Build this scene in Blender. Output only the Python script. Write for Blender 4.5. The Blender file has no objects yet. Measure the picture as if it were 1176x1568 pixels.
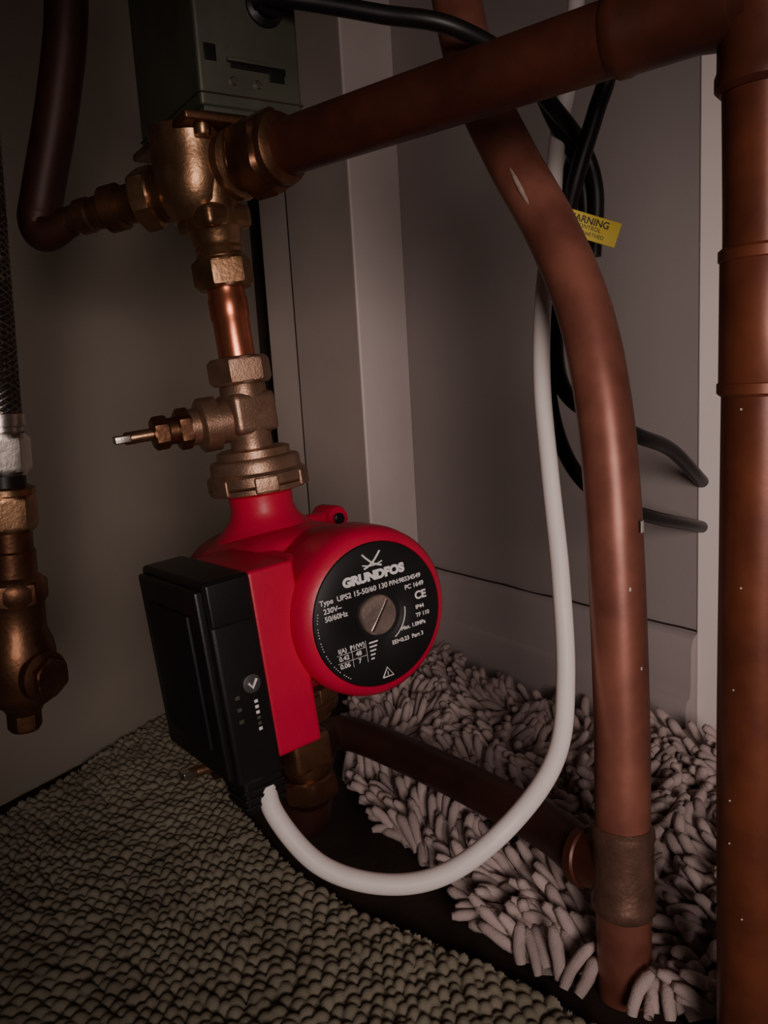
import bpy, bmesh, math, random
import numpy as np
from mathutils import Matrix, Vector, noise
random.seed(4); np.random.seed(4)
R=math.radians
FZ=60.0
def W(x,y,z): return Vector((x/1000.0,y/1000.0,(z+FZ)/1000.0))
# ------------------------------------------------------------ materials
def mat(name,col,rough=.5,metal=0.0,var=.15,scale=30,bump=0.0,bscale=200,col2=None,spec=.5,coat=0,thr=None):
    m=bpy.data.materials.new(name); m.use_nodes=True
    nt=m.node_tree; b=nt.nodes["Principled BSDF"]
    b.inputs["Roughness"].default_value=rough; b.inputs["Metallic"].default_value=metal
    b.inputs["Specular IOR Level"].default_value=spec; b.inputs["Coat Weight"].default_value=coat
    tc=nt.nodes.new("ShaderNodeTexCoord")
    n=nt.nodes.new("ShaderNodeTexNoise"); n.inputs["Scale"].default_value=scale; n.inputs["Detail"].default_value=6
    nt.links.new(tc.outputs["Object"],n.inputs["Vector"])
    r=nt.nodes.new("ShaderNodeValToRGB")
    c2=col2 if col2 else tuple(c*(1-var) for c in col)
    r.color_ramp.elements[0].color=(*c2,1); r.color_ramp.elements[1].color=(*col,1)
    a,bb=thr if thr else (.35,.65)
    r.color_ramp.elements[0].position=a; r.color_ramp.elements[1].position=bb
    nt.links.new(n.outputs["Fac"],r.inputs["Fac"]); nt.links.new(r.outputs["Color"],b.inputs["Base Color"])
    if bump:
        n2=nt.nodes.new("ShaderNodeTexNoise"); n2.inputs["Scale"].default_value=bscale; n2.inputs["Detail"].default_value=4
        nt.links.new(tc.outputs["Object"],n2.inputs["Vector"])
        bp=nt.nodes.new("ShaderNodeBump"); bp.inputs["Strength"].default_value=bump; bp.inputs["Distance"].default_value=.001
        nt.links.new(n2.outputs["Fac"],bp.inputs["Height"]); nt.links.new(bp.outputs["Normal"],b.inputs["Normal"])
    return m
M_wallL=mat("cream_paint",(.36,.32,.26),.5,bump=.15,bscale=60,scale=6,var=.08)
M_wallR=mat("beige_paint",(.46,.41,.39),.6,bump=.2,bscale=90,scale=5,var=.08)
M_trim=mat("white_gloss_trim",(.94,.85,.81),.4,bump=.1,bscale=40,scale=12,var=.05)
M_trimd=mat("off_white_shaded_trim",(.46,.395,.35),.45,bump=.1,bscale=40,scale=12,var=.08)  # off-white paint with the shade of the left-facing trim put into it
M_base=mat("baseboard_paint",(.52,.46,.45),.45,bump=.15,bscale=60,scale=10,var=.12)
M_dark=mat("dark_gap_fill",(.045,.025,.016),.8,scale=25,var=.5,bump=.3)
M_floor=mat("dark_floorboard",(.045,.027,.018),.8,scale=20,var=.5,bump=.3)
M_copper=mat("tarnished_copper",(.33,.125,.085),.40,.30,col2=(.17,.058,.040),scale=32,bump=.06,bscale=150,thr=(.28,.62))
M_copperb=mat("bright_copper",(.75,.26,.15),.28,.9,col2=(.50,.15,.08),scale=40,bump=.1,bscale=120)
M_copperd=mat("painted_brown_pipe",(.19,.055,.025),.40,.25,col2=(.095,.027,.014),scale=34,bump=.08,bscale=150,thr=(.28,.62))
M_coppera=mat("shaded_tarnished_pipe",(.115,.034,.018),.42,.25,col2=(.060,.018,.011),scale=30,bump=.08,bscale=150)  # brown tarnish, with the dim light high up put into the colour
M_copperx=mat("dark_shaded_pipe",(.070,.025,.016),.5,.25,col2=(.04,.015,.011),scale=18,bump=.08,bscale=150)  # pump shadow and dim upper corner put into the copper colour
M_brass=mat("brass",(.46,.27,.15),.33,.9,col2=(.27,.15,.08),scale=60,bump=.15,bscale=500)
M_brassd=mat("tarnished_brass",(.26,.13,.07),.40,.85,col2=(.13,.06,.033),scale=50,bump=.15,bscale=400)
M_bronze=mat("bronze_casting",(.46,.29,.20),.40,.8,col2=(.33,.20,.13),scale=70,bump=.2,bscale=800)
M_red=mat("red_cast_paint",(.62,.012,.055),.40,0,var=.12,scale=30,bump=.1,bscale=350,spec=.4)
M_black=mat("black_plastic",(.010,.010,.010),.38,0,var=.2,scale=40,bump=.05,bscale=700)
M_plate=mat("black_nameplate",(.012,.012,.013),.5,0,var=.2,scale=40,spec=.3)
M_white=mat("white_pvc",(.88,.82,.78),.45,0,var=.06,scale=60,bump=.03,spec=.4)
M_print=mat("white_print",(.85,.83,.81),.6,0,var=.04,scale=60)
M_cable=mat("black_rubber",(.012,.011,.011),.42,0,var=.2,scale=80)
M_steel=mat("bright_steel",(.72,.66,.60),.28,1,var=.2,scale=60,bump=.1,bscale=400)
M_braid=mat("dull_braid",(.30,.28,.25),.4,1,var=.3,scale=60)
M_screw=mat("brushed_screw",(.80,.64,.55),.34,.85,var=.35,scale=90,bump=.3,bscale=300)
M_galv=mat("galvanised_casing",(.13,.14,.10),.5,.5,var=.3,scale=25,bump=.08,bscale=200)
M_yellow=mat("yellow_label",(.95,.74,.06),.5,0,var=.08,scale=60)
M_noodle=mat("grey_microfibre",(.60,.49,.46),.95,0,var=.3,scale=45,bump=.6,bscale=900,spec=.1)
M_carpet=mat("beige_loop_carpet",(.33,.30,.225),.95,0,col2=(.23,.205,.15),scale=28,bump=.6,bscale=1400,spec=.1,thr=(.3,.6))
M_solder=mat("solder_ring",(.25,.14,.10),.45,.6,var=.4,scale=90,bump=.3,bscale=500)
M_paint=mat("paint_fleck",(.7,.65,.6),.7,0)
M_scrape=mat("pipe_scrape",(.42,.30,.24),.6,0,var=.4,scale=300)
# ------------------------------------------------------------ helpers
def empty(name,loc=(0,0,0)):
    e=bpy.data.objects.new(name,None); e.empty_display_size=.02; e.location=loc
    bpy.context.collection.objects.link(e); return e
def link(name,me,parent=None,mw=None):
    o=bpy.data.objects.new(name,me); bpy.context.collection.objects.link(o)
    if parent:
        o.parent=parent; o.matrix_parent_inverse=Matrix.Translation(-parent.location)
    if mw is not None: o.matrix_basis=mw
    return o
def fin(bm,name,mt,parent=None,mw=None,ang=35,smooth=True):
    bmesh.ops.recalc_face_normals(bm,faces=bm.faces)
    for f in bm.faces: f.smooth=smooth
    for e in bm.edges:
        if len(e.link_faces)==2 and e.calc_face_angle(0)>R(ang): e.smooth=False
    me=bpy.data.meshes.new(name); bm.to_mesh(me); bm.free(); me.materials.append(mt)
    return link(name,me,parent,mw)
def frame(o,d,hint=Vector((0,0,1))):
    z=Vector(d).normalized()
    if abs(z.dot(hint))>.95: hint=Vector((0,-1,0))
    x=hint.cross(z).normalized(); y=z.cross(x)
    m=Matrix((x,y,z)).transposed().to_4x4(); m.translation=o; return m
def lathe(name,prof,mt,parent=None,mw=None,seg=48,squash=1.0,ang=35):
    bm=bmesh.new(); rings=[]
    for r,z in prof:
        rings.append([bm.verts.new((r*math.cos(2*math.pi*i/seg),r*squash*math.sin(2*math.pi*i/seg),z)) for i in range(seg)])
    for a,b in zip(rings,rings[1:]):
        for i in range(seg):
            j=(i+1)%seg; bm.faces.new((a[i],a[j],b[j],b[i]))
    bm.faces.new(rings[0][::-1]); bm.faces.new(rings[-1])
    return fin(bm,name,mt,parent,mw,ang)
def hexnut(name,r,h,mt,parent=None,mw=None,n=6):
    bm=bmesh.new(); seg=n*8; rings=[]
    ri=r*math.cos(math.pi/n)
    def pol(a): 
        k=(a+math.pi/n)%(2*math.pi/n)-math.pi/n
        return ri/math.cos(k)
    for z,lim in ((0,ri*.97),(h*.10,r*.965),(h*.18,r*1.01),(h*.82,r*1.01),(h*.90,r*.965),(h,ri*.97)):
        rings.append([bm.verts.new((min(pol(2*math.pi*i/seg),lim)*math.cos(2*math.pi*i/seg),min(pol(2*math.pi*i/seg),lim)*math.sin(2*math.pi*i/seg),z)) for i in range(seg)])
    for a,b in zip(rings,rings[1:]):
        for i in range(seg):
            j=(i+1)%seg; bm.faces.new((a[i],a[j],b[j],b[i]))
    bm.faces.new(rings[0][::-1]); bm.faces.new(rings[-1])
    return fin(bm,name,mt,parent,mw,22)
def box(name,a,b,mt,parent=None,mw=None,bev=.001,seg=3):
    bm=bmesh.new(); bmesh.ops.create_cube(bm,size=1)
    a=Vector(a);b=Vector(b);c=(a+b)/2;s=b-a
    for v in bm.verts: v.co=Vector((v.co.x*s.x+c.x,v.co.y*s.y+c.y,v.co.z*s.z+c.z))
    if bev: bmesh.ops.bevel(bm,geom=list(bm.edges),offset=bev,segments=seg,profile=.6,affect='EDGES')
    return fin(bm,name,mt,parent,mw,50)
def catmull(P,n=12):
    P=[Vector(p) for p in P]; Q=[P[0]*2-P[1]]+P+[P[-1]*2-P[-2]]; out=[]
    for i in range(1,len(Q)-2):
        p0,p1,p2,p3=Q[i-1:i+3]
        for k in range(n):
            t=k/n
            out.append(.5*((2*p1)+(p2-p0)*t+(2*p0-5*p1+4*p2-p3)*t*t+(3*p1-p0-3*p2+p3)*t**3))
    out.append(P[-1]); return out
def tube(name,P,r,mt,parent=None,seg=24,n=12,smooth=True,rf=None):
    C=catmull(P,n) if smooth else [Vector(p) for p in P]
    bm=bmesh.new(); rings=[]
    t=(C[1]-C[0]).normalized(); x=t.orthogonal().normalized()
    for i,c in enumerate(C):
        t=(C[min(i+1,len(C)-1)]-C[max(i-1,0)]).normalized()
        x=(x-t*x.dot(t)).normalized(); y=t.cross(x)
        rr=r if rf is None else r*rf(i/(len(C)-1))
        rings.append([bm.verts.new(c+(x*math.cos(2*math.pi*k/seg)+y*math.sin(2*math.pi*k/seg))*rr) for k in range(seg)])
    for a,b in zip(rings,rings[1:]):
        for i in range(seg):
            j=(i+1)%seg; bm.faces.new((a[i],a[j],b[j],b[i]))
    bm.faces.new(rings[0][::-1]); bm.faces.new(rings[-1])
    return fin(bm,name,mt,parent,None,45)
def prism(name,pts,z0,z1,mt,parent=None,bev=.001):
    bm=bmesh.new()
    a=[bm.verts.new((x,y,z0)) for x,y in pts]; b=[bm.verts.new((x,y,z1)) for x,y in pts]
    n=len(pts)
    for i in range(n): bm.faces.new((a[i],a[(i+1)%n],b[(i+1)%n],b[i]))
    bm.faces.new(a[::-1]); bm.faces.new(b)
    bmesh.ops.recalc_face_normals(bm,faces=bm.faces)
    if bev: bmesh.ops.bevel(bm,geom=list(bm.edges),offset=bev,segments=2,affect='EDGES')
    return fin(bm,name,mt,parent,None,50)
def text(name,s,size,mt,parent,mw,bold=0,align='LEFT',sx=1):
    cu=bpy.data.curves.new(name,"FONT"); cu.body=s; cu.size=size; cu.offset=bold; cu.extrude=.00012
    cu.align_x=align; cu.align_y='CENTER'
    tmp=bpy.data.objects.new("tmp",cu); bpy.context.collection.objects.link(tmp)
    bpy.context.view_layer.update()
    me=bpy.data.meshes.new_from_object(tmp.evaluated_get(bpy.context.evaluated_depsgraph_get()))
    bpy.data.objects.remove(tmp); me.materials.clear(); me.materials.append(mt)
    return link(name,me,parent,mw@Matrix.Diagonal((sx,1,1,1)))
# ------------------------------------------------------------ room
HT=.80
prism("floor",[(-.75,-.3),(.75,-.3),(.75,1.25),(-.75,1.25)],-.02,0,M_floor,bev=0)
dl=Vector((.532,.846)); nl=Vector((.846,-.532))
A=Vector((-.329,.609))-dl*.50; B=Vector((-.129,.927))
prism("wall_left",[tuple(A),tuple(B),tuple(B-nl*.02),tuple(A-nl*.02)],0,HT,M_wallL)
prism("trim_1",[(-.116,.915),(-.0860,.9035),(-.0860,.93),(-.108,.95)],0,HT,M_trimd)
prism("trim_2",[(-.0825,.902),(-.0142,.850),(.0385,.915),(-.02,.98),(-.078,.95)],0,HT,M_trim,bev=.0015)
prism("trim_shade_skin",[(-.0845,.8995),(-.0172,.8483),(-.0158,.8512),(-.0830,.9025)],0,HT,M_trimd,bev=.0005)  # added skin on the post's left face, carrying its shade as colour
prism("wall_back",[(-.17,.99),(.02,.965),(.03,1.0),(-.17,1.03)],0,HT,M_dark,bev=0)  # dark panel closing the gap; recess shade put into its colour
dr=Vector((.575,-.818)); nr=Vector((-.818,-.575))
C=Vector((.0385,.913))-dr*.03; D=Vector((.042,.908))+dr*.356
prism("wall_right",[tuple(C),tuple(D),tuple(D-nr*.02),tuple(C-nr*.02)],0,HT,M_wallR,bev=0)
prof=[(0,0),(.016,0),(.016,.050),(.0145,.055),(.0105,.058),(.0095,.064),(.0090,.098),(.0065,.106),(.002,.1095),(0,.110)]
bm=bmesh.new(); E0=Vector((.042,.908))-dr*.01; E1=D
ra=[bm.verts.new((*(E0+nr*a),b)) for a,b in prof]; rb=[bm.verts.new((*(E1+nr*a),b)) for a,b in prof]
for i in range(len(prof)-1): bm.faces.new((ra[i],ra[i+1],rb[i+1],rb[i]))
bm.faces.new(ra); bm.faces.new(rb[::-1])
fin(bm,"baseboard_right",M_base,ang=30)
pts=[]
for i in range(26):
    t=i/25; q=E0+(E1-E0)*t+nr*(.0012)
    pts.append((q.x,q.y,.1103+.0016*noise.noise(Vector((t*9,0,3)))+(.004*max(0,t-.55))))
tube("trim_3",pts,.0009,M_dark,seg=6,n=3)
T0=D; 
prism("trim_4",[tuple(T0+nr*.002),(T0.x+.0135,T0.y-.010),(T0.x+.045,T0.y+.03),tuple(T0-nr*.03)],0,HT,M_trim)
prism("wall_side",[(T0.x+.016,T0.y-.008),(T0.x+.13,T0.y-.22),(T0.x+.15,T0.y-.21),(T0.x+.04,T0.y+.01)],0,HT,M_wallR)
prism("ceiling",[(-.62,.30),(.45,.30),(.45,1.1),(-.62,1.1)],HT,HT+.02,M_wallR,bev=0)
# ------------------------------------------------------------ pump
pump=empty("circulation_pump",W(-67,470,148))
PM=Matrix.Translation(W(-68,470,148))@Matrix.Rotation(-.080,4,'Y')@Matrix.Rotation(R(36.0),4,'Z')
FW=PM@Matrix.Rotation(R(90),4,'X')      # local z -> toward -y (front)
FM=PM@Matrix.Translation((.0135,0,-.0030))@Matrix.Rotation(R(-4.5),4,'Z')@Matrix.Rotation(R(90),4,'X')
lathe("motor_housing",[(.030,-.01),(.040,.0),(.040,.035),(.0405,.05),(.0435,.062),(.0450,.070),(.0450,.086),(.0440,.0925),(.0410,.0965),(.0378,.098),(.0375,.0965)],M_red,pump,FM,72,ang=50)
def superloft(name,secs,mt,parent,mw,e=3.0,seg=48):
    bm=bmesh.new(); rings=[]
    for z,a,b,cx,cy in secs:
        ring=[]
        for i in range(seg):
            t=2*math.pi*i/seg; c,s=math.cos(t),math.sin(t)
            ring.append(bm.verts.new((cx+a*math.copysign(abs(c)**(2/e),c),cy+b*math.copysign(abs(s)**(2/e),s),z)))
        rings.append(ring)
    for a,b in zip(rings,rings[1:]):
        for i in range(seg):
            j=(i+1)%seg; bm.faces.new((a[i],a[j],b[j],b[i]))
    bm.faces.new(rings[0][::-1]); bm.faces.new(rings[-1])
    return fin(bm,name,mt,parent,mw,60)
superloft("volute",[(-.034,.036,.026,0,0),(-.031,.044,.033,0,0),(-.024,.049,.037,0,0),(.012,.051,.0385,0,0),(.030,.051,.0385,0,0),(.040,.048,.036,0,0),(.044,.042,.033,0,0)],M_red,pump,FW,2.6,64)
for s,nm in ((1,"port_top"),(-1,"port_bottom")):
    lathe(nm,[(.042,s*.018),(.036,s*.029),(.027,s*.037),(.0205,s*.044),(.0185,s*.050),(.019,s*.058),(.024,s*.061),(.024,s*.063)],M_red,pump,PM,48)
lathe("lug",[(.0075,-.006),(.0080,-.004),(.0080,.012),(.0070,.014)],M_red,pump,FW@Matrix.Translation((.045,.033,-.004)),24)
lathe("lug_screw",[(.0035,0),(.0035,.0025),(.0028,.003)],M_black,pump,FW@Matrix.Translation((.045,.033,.0095)),16)
box("lug_web",(.015,-.008,.020),(.044,.004,.0385),M_red,pump,PM,.005)
box("terminal_block",(-.0560,-.0835,-.062),(-.030,-.018,.0335),M_red,pump,PM,.0025)
superloft("block_fillet",[(.0,.018,.036,-.030,-.004),(.066,.018,.036,-.030,-.004),(.074,.013,.030,-.028,-.003)],M_red,pump,FW,5,48)
lathe("nameplate",[(.0374,0),(.0374,.0014),(.0369,.0018),(.0150,.0023),(.0138,.0015),(.0125,.0012)],M_plate,pump,FM@Matrix.Translation((0,0,.0965)),72,ang=60)
lathe("vent_screw",[(.0104,0),(.0104,.0022),(.0096,.0032),(.003,.0036)],M_screw,pump,FM@Matrix.Translation((-.001,0,.0975)),40)
box("screw_glint",(-.0090,-.0008,.0),(.0090,.0008,.0005),M_steel,pump,FM@Matrix.Translation((-.001,0,.1007))@Matrix.Rotation(R(52),4,'Z'),.0002)  # bright steel bar built as the diagonal highlight on the screw
ZT=.0988
def lab(s,x,z,size,bold=.00006,align='LEFT',sx=1): text("label",s,size,M_print,pump,FM@Matrix.Translation((x,z,ZT)),bold,align,sx)
lab("GRUNDFOS",0,.0205,.0062,.00042,'CENTER',1.10)
lab("Type  UPS2 15-50/60 130",-.0325,.0140,.0038); lab("P/N:98334549",.008,.0140,.0034)
lab("230V~",-.031,.0095,.0038); lab("50/60Hz",-.031,.0055,.0038)
lab("PC 1649",.017,.0095,.0034); lab("CE",.0225,.0035,.0058,.0002); lab("IP44",.022,-.0025,.0030)
lab("TF 110",.0215,-.0068,.0030); lab("Max. 1.0MPa",.0115,-.0112,.0030); lab("EEI<0.23  Part 3",.005,-.0170,.0030)
lab("I(A)  P1(W)",-.0265,-.0125,.0032); lab("0.42    48",-.0265,-.0165,.0034); lab("0.06     7",-.0265,-.0205,.0034)
for i in range(5): box("level_bar",(-.0085,-.0135-.0021*i,0),(-.0085+.002+.0008*(4-i),-.0127-.0021*i,.0001),M_print,pump,FM@Matrix.Translation((0,0,ZT)),0)
for z in (-.0145,-.0187): box("rule",(-.0275,z,0),(-.0105,z+.0002,.0001),M_print,pump,FM@Matrix.Translation((0,0,ZT)),0)
for x in (-.0190,-.0106): box("rule",(x,-.0225,0),(x+.0002,-.011,.0001),M_print,pump,FM@Matrix.Translation((0,0,ZT)),0)
for sg in (-1,1):
    P=[FM@Vector((sg*(-.0052+.0104*t)*1.0,.0325-.0075*t-.0012*math.sin(t*math.pi*1.0)*1.2,ZT)) for t in (0,.25,.5,.75,1)]
    tube("mark",P,.00055,M_print,pump,8,5)
tube("mark",[FM@Vector((x,.0255+abs(x)*.25,ZT)) for x in (-.0058,-.002,.002,.0058)],.0004,M_print,pump,8,4)
P=[FM@Vector((x,z,ZT)) for x,z in ((-.0032,-.0335),(.0032,-.0335),(0,-.0285),(-.0032,-.0335))]
tube("mark",P,.0004,M_print,pump,8,1,False)
lab("i",0,-.0318,.003,align='CENTER')
for k in range(30):
    a=R(165+k*2.4)
    if k%5==4: continue
    lathe("edge_print",[(.0003,0),(.0003,.0001)],M_print,pump,FM@Matrix.Translation((.0353*math.cos(a),.0353*math.sin(a),ZT-.0003)),6)
tube("mark",[FM@Vector((.0165*math.cos(R(a))-.001,.0165*math.sin(R(a)),ZT)) for a in range(-60,10,10)],.0003,M_print,pump,6,2)
box("control_box",(-.0800,-.086,-.068),(-.0555,-.006,.0345),M_black,pump,PM,.003)
box("control_box_lid",(-.0835,-.083,-.064),(-.0785,-.009,.031),M_black,pump,PM,.0018)
box("control_box_panel",(-.0850,-.072,-.050),(-.0825,-.020,.018),M_plate,pump,PM,.001)
box("control_box_crown",(-.0790,-.0868,.012),(-.0575,-.080,.0335),M_black,pump,PM,.0014)
box("plug_housing",(-.0775,-.0855,-.083),(-.0560,-.066,-.060),M_black,pump,PM,.0025)
for z in (-.072,-.076,-.080): box("plug_rib",(-.0780,-.0863,z),(-.0555,-.065,z+.0016),M_black,pump,PM,.0005)
BX=PM@Matrix.Translation((-.0665,-.0864,0))@Matrix.Rotation(R(90),4,'X')
lathe("control_button",[(.0046,0),(.0046,.0008),(.0040,.0011)],mat("grey_button",(.06,.06,.06),.5),pump,BX@Matrix.Translation((.002,-.0185,0)),32)
tube("mark",[BX@Vector((x,z,.0013)) for x,z in ((.0000,-.0175),(.0018,-.0205),(.0045,-.0165))],.0007,M_print,pump,6,1,False)
for i in range(6): box("led_window",(.0018,-.0285-.0028*i,0),(.0036,-.0270-.0028*i,.0003),M_print if i in(0,1,2,5) else M_galv,pump,BX,0)
for i in range(3): box("side_mark",(-.0075,-.024-.006*i,0),(-.0052,-.0222-.006*i,.0003),M_galv,pump,BX,0)
# ------------------------------------------------------------ isolating valves (above and below pump)
def iso_valve(up):
    s=1 if up else -1
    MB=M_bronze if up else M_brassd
    e=empty("isolating_valve",(PM@Vector((0,0,s*.09))))
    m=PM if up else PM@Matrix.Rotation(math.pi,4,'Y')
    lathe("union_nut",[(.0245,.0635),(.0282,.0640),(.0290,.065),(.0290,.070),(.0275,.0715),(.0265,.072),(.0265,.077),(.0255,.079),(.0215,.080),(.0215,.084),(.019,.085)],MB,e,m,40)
    lathe("union_collar",[(.0278,.0600),(.0286,.0605),(.0286,.0632),(.0275,.0636)],MB,e,m,40)
    for k in range(6):
        a=2*math.pi*k/6+.75
        box("nut_lug",(-.007,.0265,.0605),(.007,.0293,.070),MB,e,m@Matrix.Rotation(a,4,'Z'),.0013)
    lathe("body_neck",[(.0125,.082),(.0120,.092),(.0135,.096),(.0135,.120),(.0125,.124)],MB,e,m,32)
    box("body",(-.0135,-.0135,.0935),(.0135,.0135,.117),MB,e,m,.004)
    hexnut("compression_nut",.0185,.0155,MB,e,m@Matrix.Translation((0,0,.122))@Matrix.Rotation(.3,4,'Z'))
    if up: o=W(-78,470,250); d=W(-137,440,245)-W(-77,470,251)
    else: o=W(-72,490,38); d=W(-121,450,42)-W(-72,490,38)
    f=frame(o,d)
    lathe("bonnet",[(.0125,.004),(.0125,.016),(.0155,.017),(.0155,.026),(.0135,.0275),(.0105,.028),(.0105,.033)],MB,e,f,32)
    hexnut("gland_nut",.0118,.008,M_brassd,e,f@Matrix.Translation((0,0,.032)))
    lathe("gland",[(.0075,.040),(.0075,.046),(.006,.0465)],M_brassd,e,f,24)
    hexnut("spindle_nut",.0095,.009,M_brassd,e,f@Matrix.Translation((0,0,.0445)))
    lathe("spindle",[(.0035,.050),(.0035,.068),(.003,.069)],M_brass,e,f,20)
    box("spindle_flat",(-.0038,-.0022,.0655),(.0038,.0022,.0745),M_steel,e,f,.0008)
    if up: text("size_mark","22",.010,M_bronze,e,m@Matrix.Translation((.001,-.0137,.105))@Matrix.Rotation(R(90),4,'X'),.0004,'CENTER')
iso_valve(True); iso_valve(False)
st=empty("copper_pipe",PM@Vector((0,0,.155)))
lathe("riser",[(.0106,.138),(.0106,.158),(.0113,.160),(.0113,.170),(.0106,.172),(.0106,.176)],M_copperb,st,PM,40)
# ------------------------------------------------------------ three port valve
tv=empty("three_port_valve",W(-94,474,388))
hexnut("outlet_nut",.0172,.0165,M_brass,tv,PM@Matrix.Translation((0,0,.176))@Matrix.Rotation(.25,4,'Z'))
lathe("outlet",[(.0135,.191),(.0140,.193),(.0130,.195),(.0140,.197),(.0130,.199),(.0140,.201),(.0145,.206),(.0160,.208),(.0155,.222),(.018,.235)],M_brass,tv,PM,36)
cb=W(-94,472,386)
box("outlet_flat",(-.0155,-.0155,.207),(.0155,.0155,.220),M_brass,tv,PM@Matrix.Rotation(.2,4,'Z'),.004)
lathe("body",[(.004,-.028),(.014,-.026),(.0205,-.018),(.0230,-.006),(.0230,.006),(.0225,.016),(.024,.022)],M_brass,tv,Matrix.Translation(cb),40)
dA=(W(131,310,394)-W(-58,460,390)).normalized()
fA=frame(W(-88,482,389),dA)
lathe("port_right",[(.015,0),(.015,.018),(.0190,.020),(.0198,.024),(.0190,.028),(.0155,.0295),(.0155,.036)],M_brass,tv,fA,36)
hexnut("nut_right",.0225,.021,M_brassd,tv,fA@Matrix.Translation((0,0,.035)))
lathe("nut_right_collar",[(.0185,.055),(.018,.060),(.0150,.062)],M_brassd,tv,fA,36)
dB=(W(-176,490,369)-W(-96,472,380)).normalized()
fB=frame(W(-96,473,380),dB)
lathe("port_left",[(.017,0),(.016,.014),(.014,.020),(.014,.030)],M_brassd,tv,fB,36)
hexnut("nut_left",.0180,.012,M_brass,tv,fB@Matrix.Translation((0,0,.021)))
lathe("tail_left",[(.0125,.032),(.0110,.036),(.0105,.044),(.0130,.045),(.0130,.054),(.0100,.055),(.0088,.064),(.0100,.065),(.0100,.072),(.0078,.073),(.0078,.084)],M_brassd,tv,fB,36)
AM=Matrix.Translation(W(-81,440,412))@Matrix.Rotation(R(33),4,'Z')
box("mounting_flange",(-.010,-.002,-.008),(.054,.088,-.0035),M_brassd,tv,AM,.0015)
box("mounting_plate",(.000,-.004,-.0040),(.062,.100,-.0012),M_galv,tv,AM,.0006)
lathe("valve_neck",[(.022,-.030),(.025,-.016),(.028,-.009),(.028,-.006)],M_brass,tv,AM@Matrix.Translation((.020,.040,0)),36)
for x,y in ((.002,.006),(.048,.006)): lathe("flange_screw",[(.004,-.013),(.0045,-.0115),(.0045,-.008)],M_brass,tv,AM@Matrix.Translation((x,y,0)),16)
box("actuator_case",(0,0,0),(.0590,.098,.088),M_galv,tv,AM,.0022)
box("actuator_seam",(-.0006,-.0006,.006),(.0596,.0986,.0068),M_dark,tv,AM,.0001)
box("lever_slot",(.018,-.0006,.020),(.050,.002,.0235),M_black,tv,AM,.0003)
box("lever_window",(.040,-.0008,.016),(.049,.002,.0225),M_black,tv,AM,.0004)
box("manual_lever",(.016,-.0030,.0225),(.040,.001,.0245),M_galv,tv,AM,.0004)
for x in (.019,.033): lathe("case_screw",[(.0022,0),(.0022,.0012),(.0016,.0018)],M_steel,tv,AM@Matrix.Translation((x,0,.0135))@Matrix.Rotation(R(90),4,'X'),16)
box("case_notch",(.004,-.0007,.022),(.0105,.002,.030),M_black,tv,AM,.0003)
lathe("cable_gland",[(.0105,0),(.0105,.003),(.0075,.005),(.0075,.010)],M_black,tv,AM@Matrix.Translation((.040,.001,.053))@Matrix.Rotation(R(90),4,'X'),24)
# ------------------------------------------------------------ pipes
pA=empty("copper_pipe",W(40,380,392))
P0=W(-54,457,390); P1=W(139,304,394)
tube("run",[P0,P0.lerp(P1,.5),P1],.0140,M_coppera,pA,40,8)
for t in (.80,):
    f=frame(P0.lerp(P1,t),dA)
    lathe("fitting_sleeve",[(.0142,-.002),(.0155,0),(.0157,.004),(.0150,.006),(.0150,.030),(.0160,.036),(.0160,.044)],M_coppera,pA,f,40)
rp=empty("copper_pipe",W(145,306,200))
X=[(143,306,480),(144,306,394),(146,307,306),(146,307,208),(146,307,99),(148,307,-60)]
tube("drop",[W(*p) for p in X],.0140,M_copperd,rp,40,8)
lathe("tee",[(.0142,-.030),(.0160,-.028),(.0160,-.024),(.0152,-.022),(.0152,.026),(.0160,.028),(.0160,.032),(.0142,.034)],M_coppera,rp,Matrix.Translation(W(144,306,392)),40)
for zc,h in ((306,.003),(257,.003),):
    lathe("coupling_ring",[(.0142,-h),(.0156,-h*.6),(.0156,h*.6),(.0142,h)],M_copperd,rp,Matrix.Translation(W(146,307,zc)),40)
lathe("coupling",[(.0142,-.026),(.0150,-.024),(.0150,.024),(.0142,.026)],M_copperd,rp,Matrix.Translation(W(146,307,281)),40)
for i in range(9):
    z=60+random.random()*300; a=R(200+random.random()*80)
    lathe("paint_fleck",[(.0004,0),(.0004,.0003)],M_paint,rp,frame(W(146,307,z-40)+Vector((math.cos(a),math.sin(a),0))*.0139,Vector((math.cos(a),math.sin(a),0))),8)
cp=empty("copper_pipe",W(114,390,150))
X=[(54,508,530),(59,500,479),(66,480,427),(81,460,381),(97,440,340),(108,420,298),(113,405,253),(115,395,195),(115,385,98),(113,378,25),(112,374,-60)]
tube("bend",[W(*p) for p in X],.0140,M_copper,cp,40,10)
tube("scrape",[W(77,445,374),W(81,439.5,362),W(86,434,350)],.0016,M_scrape,cp,8,5,rf=lambda t:.35+.65*math.sin(math.pi*min(max(t,.05),.95)))
TD=(W(113,378,25)-W(115,385,98)).normalized()
fT=frame(W(113,378,32),TD)
lathe("tee_socket",[(.0142,-.003),(.0160,-.001),(.0163,.003),(.0155,.005),(.0155,.034),(.0163,.037),(.0163,.041),(.0142,.044)],M_solder,cp,fT,40)
f=frame(W(112,378,10),W(95,402,4)-W(112,378,10))
lathe("tee_branch",[(.0150,.0),(.0150,.020),(.0162,.021),(.0162,.026),(.0142,.027)],M_coppera,cp,f,40)
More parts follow.
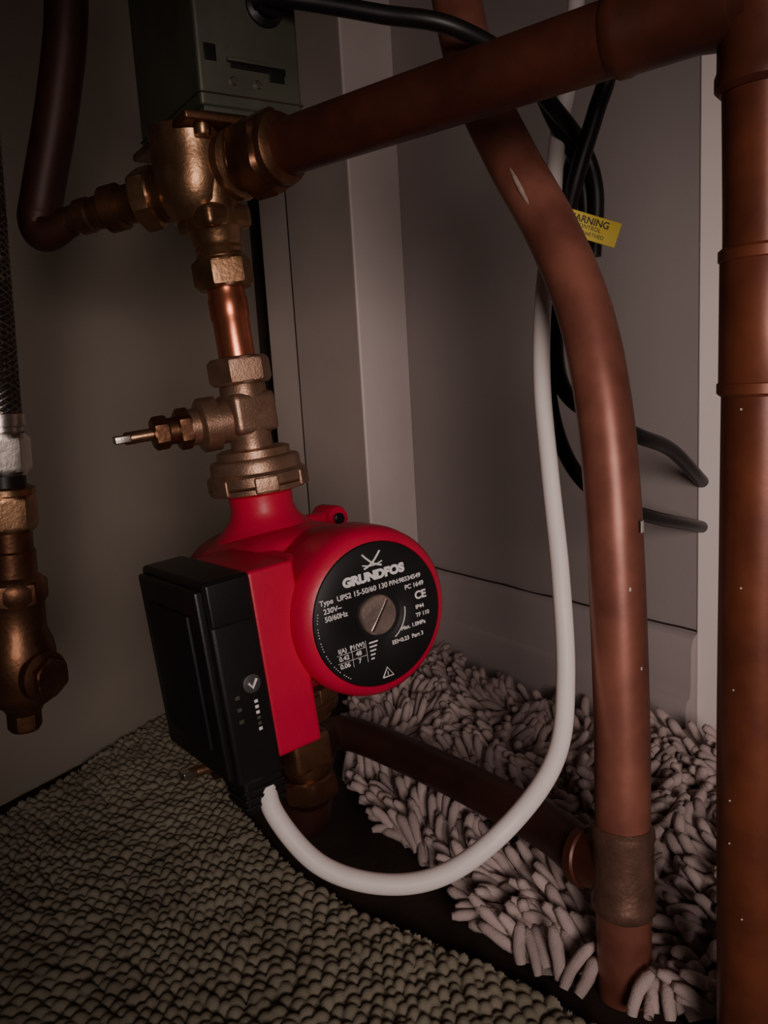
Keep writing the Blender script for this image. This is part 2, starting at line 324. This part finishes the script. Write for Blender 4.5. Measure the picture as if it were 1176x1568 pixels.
for p,a,s in (((114,390,190),-40,.0018),((104,431,318),-70,.0014),((115,391,160),-80,.0006),((111,413,278),-95,.0005),((115,387,120),-60,.0005)):
    a=R(a); d=Vector((math.cos(a),math.sin(a),0))
    box("paint_fleck",(-s*.8,-s*1.6,0),(s*.8,s*1.6,.0005),M_paint,cp,frame(W(*p)+d*.0140,d),.0001)
fp=empty("copper_pipe",W(34,521,-8))
X=[(112,378,10),(98,399,5),(84,438,0),(34,521,-8),(-31,599,-12),(-56,602,-12),(-62,560,-10),(-62,500,-8)]
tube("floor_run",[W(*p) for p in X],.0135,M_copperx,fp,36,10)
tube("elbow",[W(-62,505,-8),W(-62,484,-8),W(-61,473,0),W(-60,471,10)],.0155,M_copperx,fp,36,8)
ul=empty("copper_pipe",W(-180,500,420))
X=[(-160,500,560),(-163,500,491),(-174,500,440),(-190,500,388),(-194,498,370),(-188,494,363),(-172,489,368)]
tube("bent_riser",[W(*p) for p in X],.0120,M_copperx,ul,36,10,rf=lambda t:1 if t<.62 else 1-.35*(t-.62)/.38)
# ------------------------------------------------------------ cables
tube("white_power_cable",[W(*p) for p in [(-69,372,90),(-67,370,80),(-62,360,63),(-41,350,41),(-11,345,32),(20,345,36),(52,350,57),(78,370,79),(88,390,111),(91,410,160),(91,430,212),(92,450,260),(98,470,306),(109,490,358),(115,500,400),(124,500,441),(130,500,500)]],.0049,M_white,None,24,14)
tube("black_flex_cable",[W(*p) for p in [(-51,455,465),(-40,452,465),(-18,452,461),(15,450,453),(49,448,445),(84,462,431),(108,480,413),(130,500,395),(138,502,370),(136,502,333)]],.0046,M_cable,None,20,12)
tube("black_flex_cable",[W(*p) for p in [(143,470,500),(138,470,433),(132,480,407),(123,490,375),(117,500,342),(112,504,289),(117,504,254),(139,502,235),(165,509,222),(201,550,207),(248,614,174)]],.0050,M_cable,None,20,12)
tube("black_flex_cable",[W(*p) for p in [(128,512,395),(116,512,345),(110,512,297),(108,506,251),(118,500,210),(142,505,183),(184,539,163),(248,614,138)]],.0047,M_cable,None,20,12)
tube("black_flex_cable",[W(*p) for p in [(100,485,430),(112,492,408),(126,505,392),(134,512,365),(130,512,320)]],.0045,M_cable,None,20,12)
tg=empty("warning_tag",W(124,466,343))
a,b,c,d=W(113,462,353),W(139,462,344),W(135,462,333),W(110,462,342)
ux=(b-a).normalized(); uy=(a-d); uy=(uy-ux*uy.dot(ux)).normalized(); uz=ux.cross(uy)
tm=Matrix((ux,uy,uz)).transposed().to_4x4(); tm.translation=d
box("tag",(-.010,-.0008,-.0006),(.0285,.0126,0),M_yellow,tg,tm,.0002)
tm2=tm@Matrix.Translation((0,0,.0001))
text("tag_text","WARNING",.0052,M_black,tg,tm2@Matrix.Translation((-.003,.0090,0)),.0001)
text("tag_text","CONTROL",.0031,M_black,tg,tm2@Matrix.Translation((.0035,.0055,0)))
text("tag_text","MUST BE EARTHED",.0029,M_black,tg,tm2@Matrix.Translation((-.0035,.0022,0)))
# ------------------------------------------------------------ flexible hose + drain valve at left
hs=empty("braided_hose",W(-193,420,315))
HA=W(-190,420,371); HB=W(-206,420,91)
hd=(HB-HA).normalized()
tube("hose_core",[HA-hd*.20,HA-hd*.05,HA+hd*.05,HA+hd*.112],.0102,M_cable,hs,32,10)
H0=frame(HA-hd*.19,hd)
for k in range(10):
    for sgn in (1,-1):
        pts=[]
        for i in range(121):
            t=i/120; a=sgn*t*2*math.pi*9+2*math.pi*k/10
            pts.append(H0@Vector((.0104*math.cos(a),.0104*math.sin(a),t*.300)))
        tube("braid",pts,.0006,M_braid,hs,5,1,False)
fh=frame(HA+hd*.108,hd)
lathe("ferrule",[(.0105,0),(.0122,.001),(.0122,.007),(.0112,.008),(.0112,.010),(.0125,.011)],M_steel,hs,fh,32)
hexnut("ferrule_nut",.0140,.022,M_steel,hs,fh@Matrix.Translation((0,0,.011)))
lathe("seal",[(.0105,.032),(.0105,.040)],M_black,hs,fh,24)
dv=empty("drain_valve",W(-203,420,150))
fv=frame(HA+hd*.147,hd)
lathe("tail",[(.0125,0),(.0148,.001),(.0148,.004),(.0128,.005),(.0128,.022)],M_brass,dv,fv,36)
hexnut("tail_nut",.0150,.020,M_brass,dv,fv@Matrix.Translation((0,0,.004)))
lathe("barrel",[(.0115,.022),(.0115,.034),(.0125,.035),(.0125,.048),(.0150,.050),(.0165,.054),(.0165,.060),(.0150,.064),(.0150,.078),(.0180,.086),(.0190,.092),(.0190,.112),(.0165,.118),(.0110,.122),(.009,.126)],M_brassd,dv,fv,40)
hexnut("barrel_nut",.0172,.014,M_brassd,dv,fv@Matrix.Translation((0,0,.050)))
fs=frame(fv@Vector((0,0,.102)),Vector((.80,-.45,-.02)))
lathe("side_port",[(.011,0),(.011,.015),(.0135,.016),(.0135,.021),(.009,.023)],M_brassd,dv,fs,32)
hexnut("side_cap",.0110,.006,M_brassd,dv,fs@Matrix.Translation((0,0,.021)))
hexnut("drain_cap",.0090,.012,M_brassd,dv,fv@Matrix.Translation((0,0,.124)))
fe=frame(fv@Vector((0,0,.102)),Vector((-.93,.36,-.03)))
lathe("elbow_port",[(.014,0),(.014,.022),(.0175,.023),(.0175,.040),(.012,.042)],M_brassd,dv,fe,32)
q=fv@Vector((0,0,.102)); dd=Vector((-.93,.36,-.03)).normalized()
tube("supply",[q+dd*.03,q+dd*.10,q+dd*.235],.011,M_copperd,dv,24,6)
# ------------------------------------------------------------ carpet (loop pile)
def inside(x,y,poly):
    r=np.zeros(x.shape,bool); n=len(poly)
    for i in range(n):
        x1,y1=poly[i]; x2,y2=poly[(i+1)%n]
        c=((y1>y)!=(y2>y))&(x<(x2-x1)*(y-y1)/(y2-y1+1e-12)+x1); r^=c
    return r
dx=.0012
xs=np.arange(-.47,.16,dx); ys=np.arange(.26,.86,dx)
GX,GY=np.meshgrid(xs,ys); cell=.0080
WX=GX+.004*np.sin(GY*31+GX*12)+.003*np.sin(GX*47); WY=GY+.004*np.sin(GX*27-GY*9)
ca,sa=math.cos(.45),math.sin(.45)
U=(WX*ca+WY*sa)/cell; V_=(-WX*sa+WY*ca)/(cell*.86)
best=np.full(U.shape,9.0); hv=np.zeros(U.shape)
rs=np.random.RandomState(7); JT=rs.rand(256,256,3)
iv=np.floor(V_).astype(int)
for dj in (-1,0,1):
    jv=iv+dj; off=(jv%2)*.5
    iu=np.floor(U-off).astype(int)
    for di in (-1,0,1):
        ju=iu+di; J=JT[ju%256,jv%256]
        cx=ju+off+.5+(J[...,0]-.5)*.42; cy=jv+.5+(J[...,1]-.5)*.42
        d=np.hypot(U-cx,(V_-cy)*.9)/(.88+.24*J[...,2])
        m_=d<best; hv=np.where(m_,J[...,2],hv); best=np.minimum(best,d)
H=np.sqrt(np.clip(1-(best/.58)**2,0,1))*(.0048+.0026*hv)+.003
H+=.0025*np.sin(GX*23+1)*np.sin(GY*19)
poly=[(-.48,.25),(.145,.25),(.100,.335),(.062,.374),(.010,.412),(-.035,.448),(-.082,.500),(-.125,.57),(-.155,.64),(-.15,.75),(-.18,.86)]
side=((GX+.329)*nl.x+(GY-.609)*nl.y)>.001
ok=inside(GX,GY,poly)&side
ny,nx=GX.shape
idx=np.arange(ny*nx).reshape(ny,nx)
f=ok[:-1,:-1]&ok[1:,:-1]&ok[:-1,1:]&ok[1:,1:]
Q=np.stack([idx[:-1,:-1][f],idx[:-1,1:][f],idx[1:,1:][f],idx[1:,:-1][f]],1)
used=np.unique(Q); remap=np.full(ny*nx,-1); remap[used]=np.arange(len(used)); Q=remap[Q]
VV=np.stack([GX.ravel(),GY.ravel(),H.ravel()],1)[used]
me=bpy.data.meshes.new("carpet"); me.from_pydata(VV.tolist(),[],Q.tolist()); me.materials.append(M_carpet)
me.polygons.foreach_set("use_smooth",[True]*len(me.polygons))
link("carpet",me)
# ------------------------------------------------------------ microfibre noodle bath mat
mp=[(-.045,.592),(-.035,.68),(.0,.80),(.028,.875),(.232,.600),(.250,.575),(.270,.52),(.270,.30),(.100,.352),(.060,.385),(.025,.455)]
def inp(x,y): return bool(inside(np.array([x]),np.array([y]),mp)[0])
def base(x,y):
    h=.010+.016*(noise.noise(Vector((x*9,y*9,2.2)))+.5)
    h+=.022*max(0,(x-.13)/.12)
    return max(.006,h)
verts=[];faces=[]
def noodle(c,az,el,L,r,curl):
    ns=7;sg=8
    d=Vector((math.cos(az)*math.cos(el),math.sin(az)*math.cos(el),math.sin(el)))
    side=Vector((-math.sin(az),math.cos(az),0))
    p=Vector(c); pts=[p.copy()]
    for i in range(ns-1):
        dd=(d+side*curl*(i/ns)-Vector((0,0,1))*(.55*(i/ns)**1.5)).normalized()
        p=p+dd*(L/(ns-1)); pts.append(p.copy())
    off=len(verts)
    rad=[.75,.95,1.0,1.02,1.05,.98,.6]
    x=side.copy()
    for i,q in enumerate(pts):
        t=(pts[min(i+1,ns-1)]-pts[max(i-1,0)]).normalized()
        x=(x-t*x.dot(t)).normalized(); y=t.cross(x)
        for k in range(sg):
            a=2*math.pi*k/sg; rr=r*rad[i]*(1+.12*random.uniform(-1,1))
            v=q+(x*math.cos(a)+y*math.sin(a))*rr
            if v.z<.001: v.z=.001
            verts.append(tuple(v))
    for i in range(ns-1):
        for k in range(sg):
            k2=(k+1)%sg
            faces.append((off+i*sg+k,off+i*sg+k2,off+(i+1)*sg+k2,off+(i+1)*sg+k))
    faces.append(tuple(off+(ns-1)*sg+k for k in range(sg)))
s=.0088; y=.30
row=0
while y<.90:
    x=-.06+(row%2)*s/2
    while x<.31:
        px=x+random.uniform(-1,1)*s*.38; py=y+random.uniform(-1,1)*s*.38
        x+=s
        if not inp(px,py): continue
        if math.hypot(px-.112,py-.374)<.022 or math.hypot(px-.148,py-.307)<.020: continue
        if ((px-.042)*nr.x+(py-.908)*nr.y)<.030 and px<.25: continue
        h=base(px,py)
        az=noise.noise(Vector((px*9,py*9,7.7)))*7.5+random.uniform(-.4,.4)
        el=R(random.uniform(15,68))
        noodle((px,py,h-.004),az,el,random.uniform(.020,.029),random.uniform(.0029,.0038),random.uniform(-.7,.7))
    y+=s*.87; row+=1
bx=np.arange(-.05,.30,.008); by=np.arange(.31,.89,.008); gid={}
for i,xx in enumerate(bx):
    for j,yy in enumerate(by):
        if inp(xx,yy) and (((xx-.042)*nr.x+(yy-.908)*nr.y)>.018 or xx>.25) and math.hypot(xx-.112,yy-.374)>.02 and math.hypot(xx-.148,yy-.307)>.018:
            gid[(i,j)]=len(verts); verts.append((xx,yy,base(xx,yy)-.004))
for (i,j),v in list(gid.items()):
    q=[(i,j),(i+1,j),(i+1,j+1),(i,j+1)]
    if all(k in gid for k in q): faces.append(tuple(gid[k] for k in q))
me=bpy.data.meshes.new("bath_mat"); me.from_pydata(verts,[],faces); me.materials.append(M_noodle)
me.polygons.foreach_set("use_smooth",[True]*len(me.polygons))
link("bath_mat",me)
# ------------------------------------------------------------ light
l=bpy.data.lights.new("doorway_spot",'SPOT'); l.energy=21; l.color=(1,.81,.76); l.shadow_soft_size=.17  # added unseen spot for soft doorway light; cone shaped for falloff
l.spot_size=R(55); l.spot_blend=1.0
lo=bpy.data.objects.new("doorway_spot",l); bpy.context.collection.objects.link(lo)
lo.location=(.16,-.44,.38); lo.rotation_euler=(Vector((.085,.62,.215))-lo.location).to_track_quat('-Z','Y').to_euler()
w=bpy.data.worlds.new("w"); bpy.context.scene.world=w; w.use_nodes=True
w.node_tree.nodes["Background"].inputs[0].default_value=(1,.84,.70,1); w.node_tree.nodes["Background"].inputs[1].default_value=.022
# ------------------------------------------------------------ camera
cam=bpy.data.cameras.new("camera"); co=bpy.data.objects.new("camera",cam); bpy.context.collection.objects.link(co)
cam.sensor_fit='VERTICAL'; cam.sensor_height=36; cam.lens=28.125; cam.clip_start=.01
co.matrix_world=Matrix.Translation((0,0,.33))@Matrix.Rotation(R(80.3),4,'X')@Matrix.Rotation(R(-3.45),4,'Z')
bpy.context.scene.camera=co
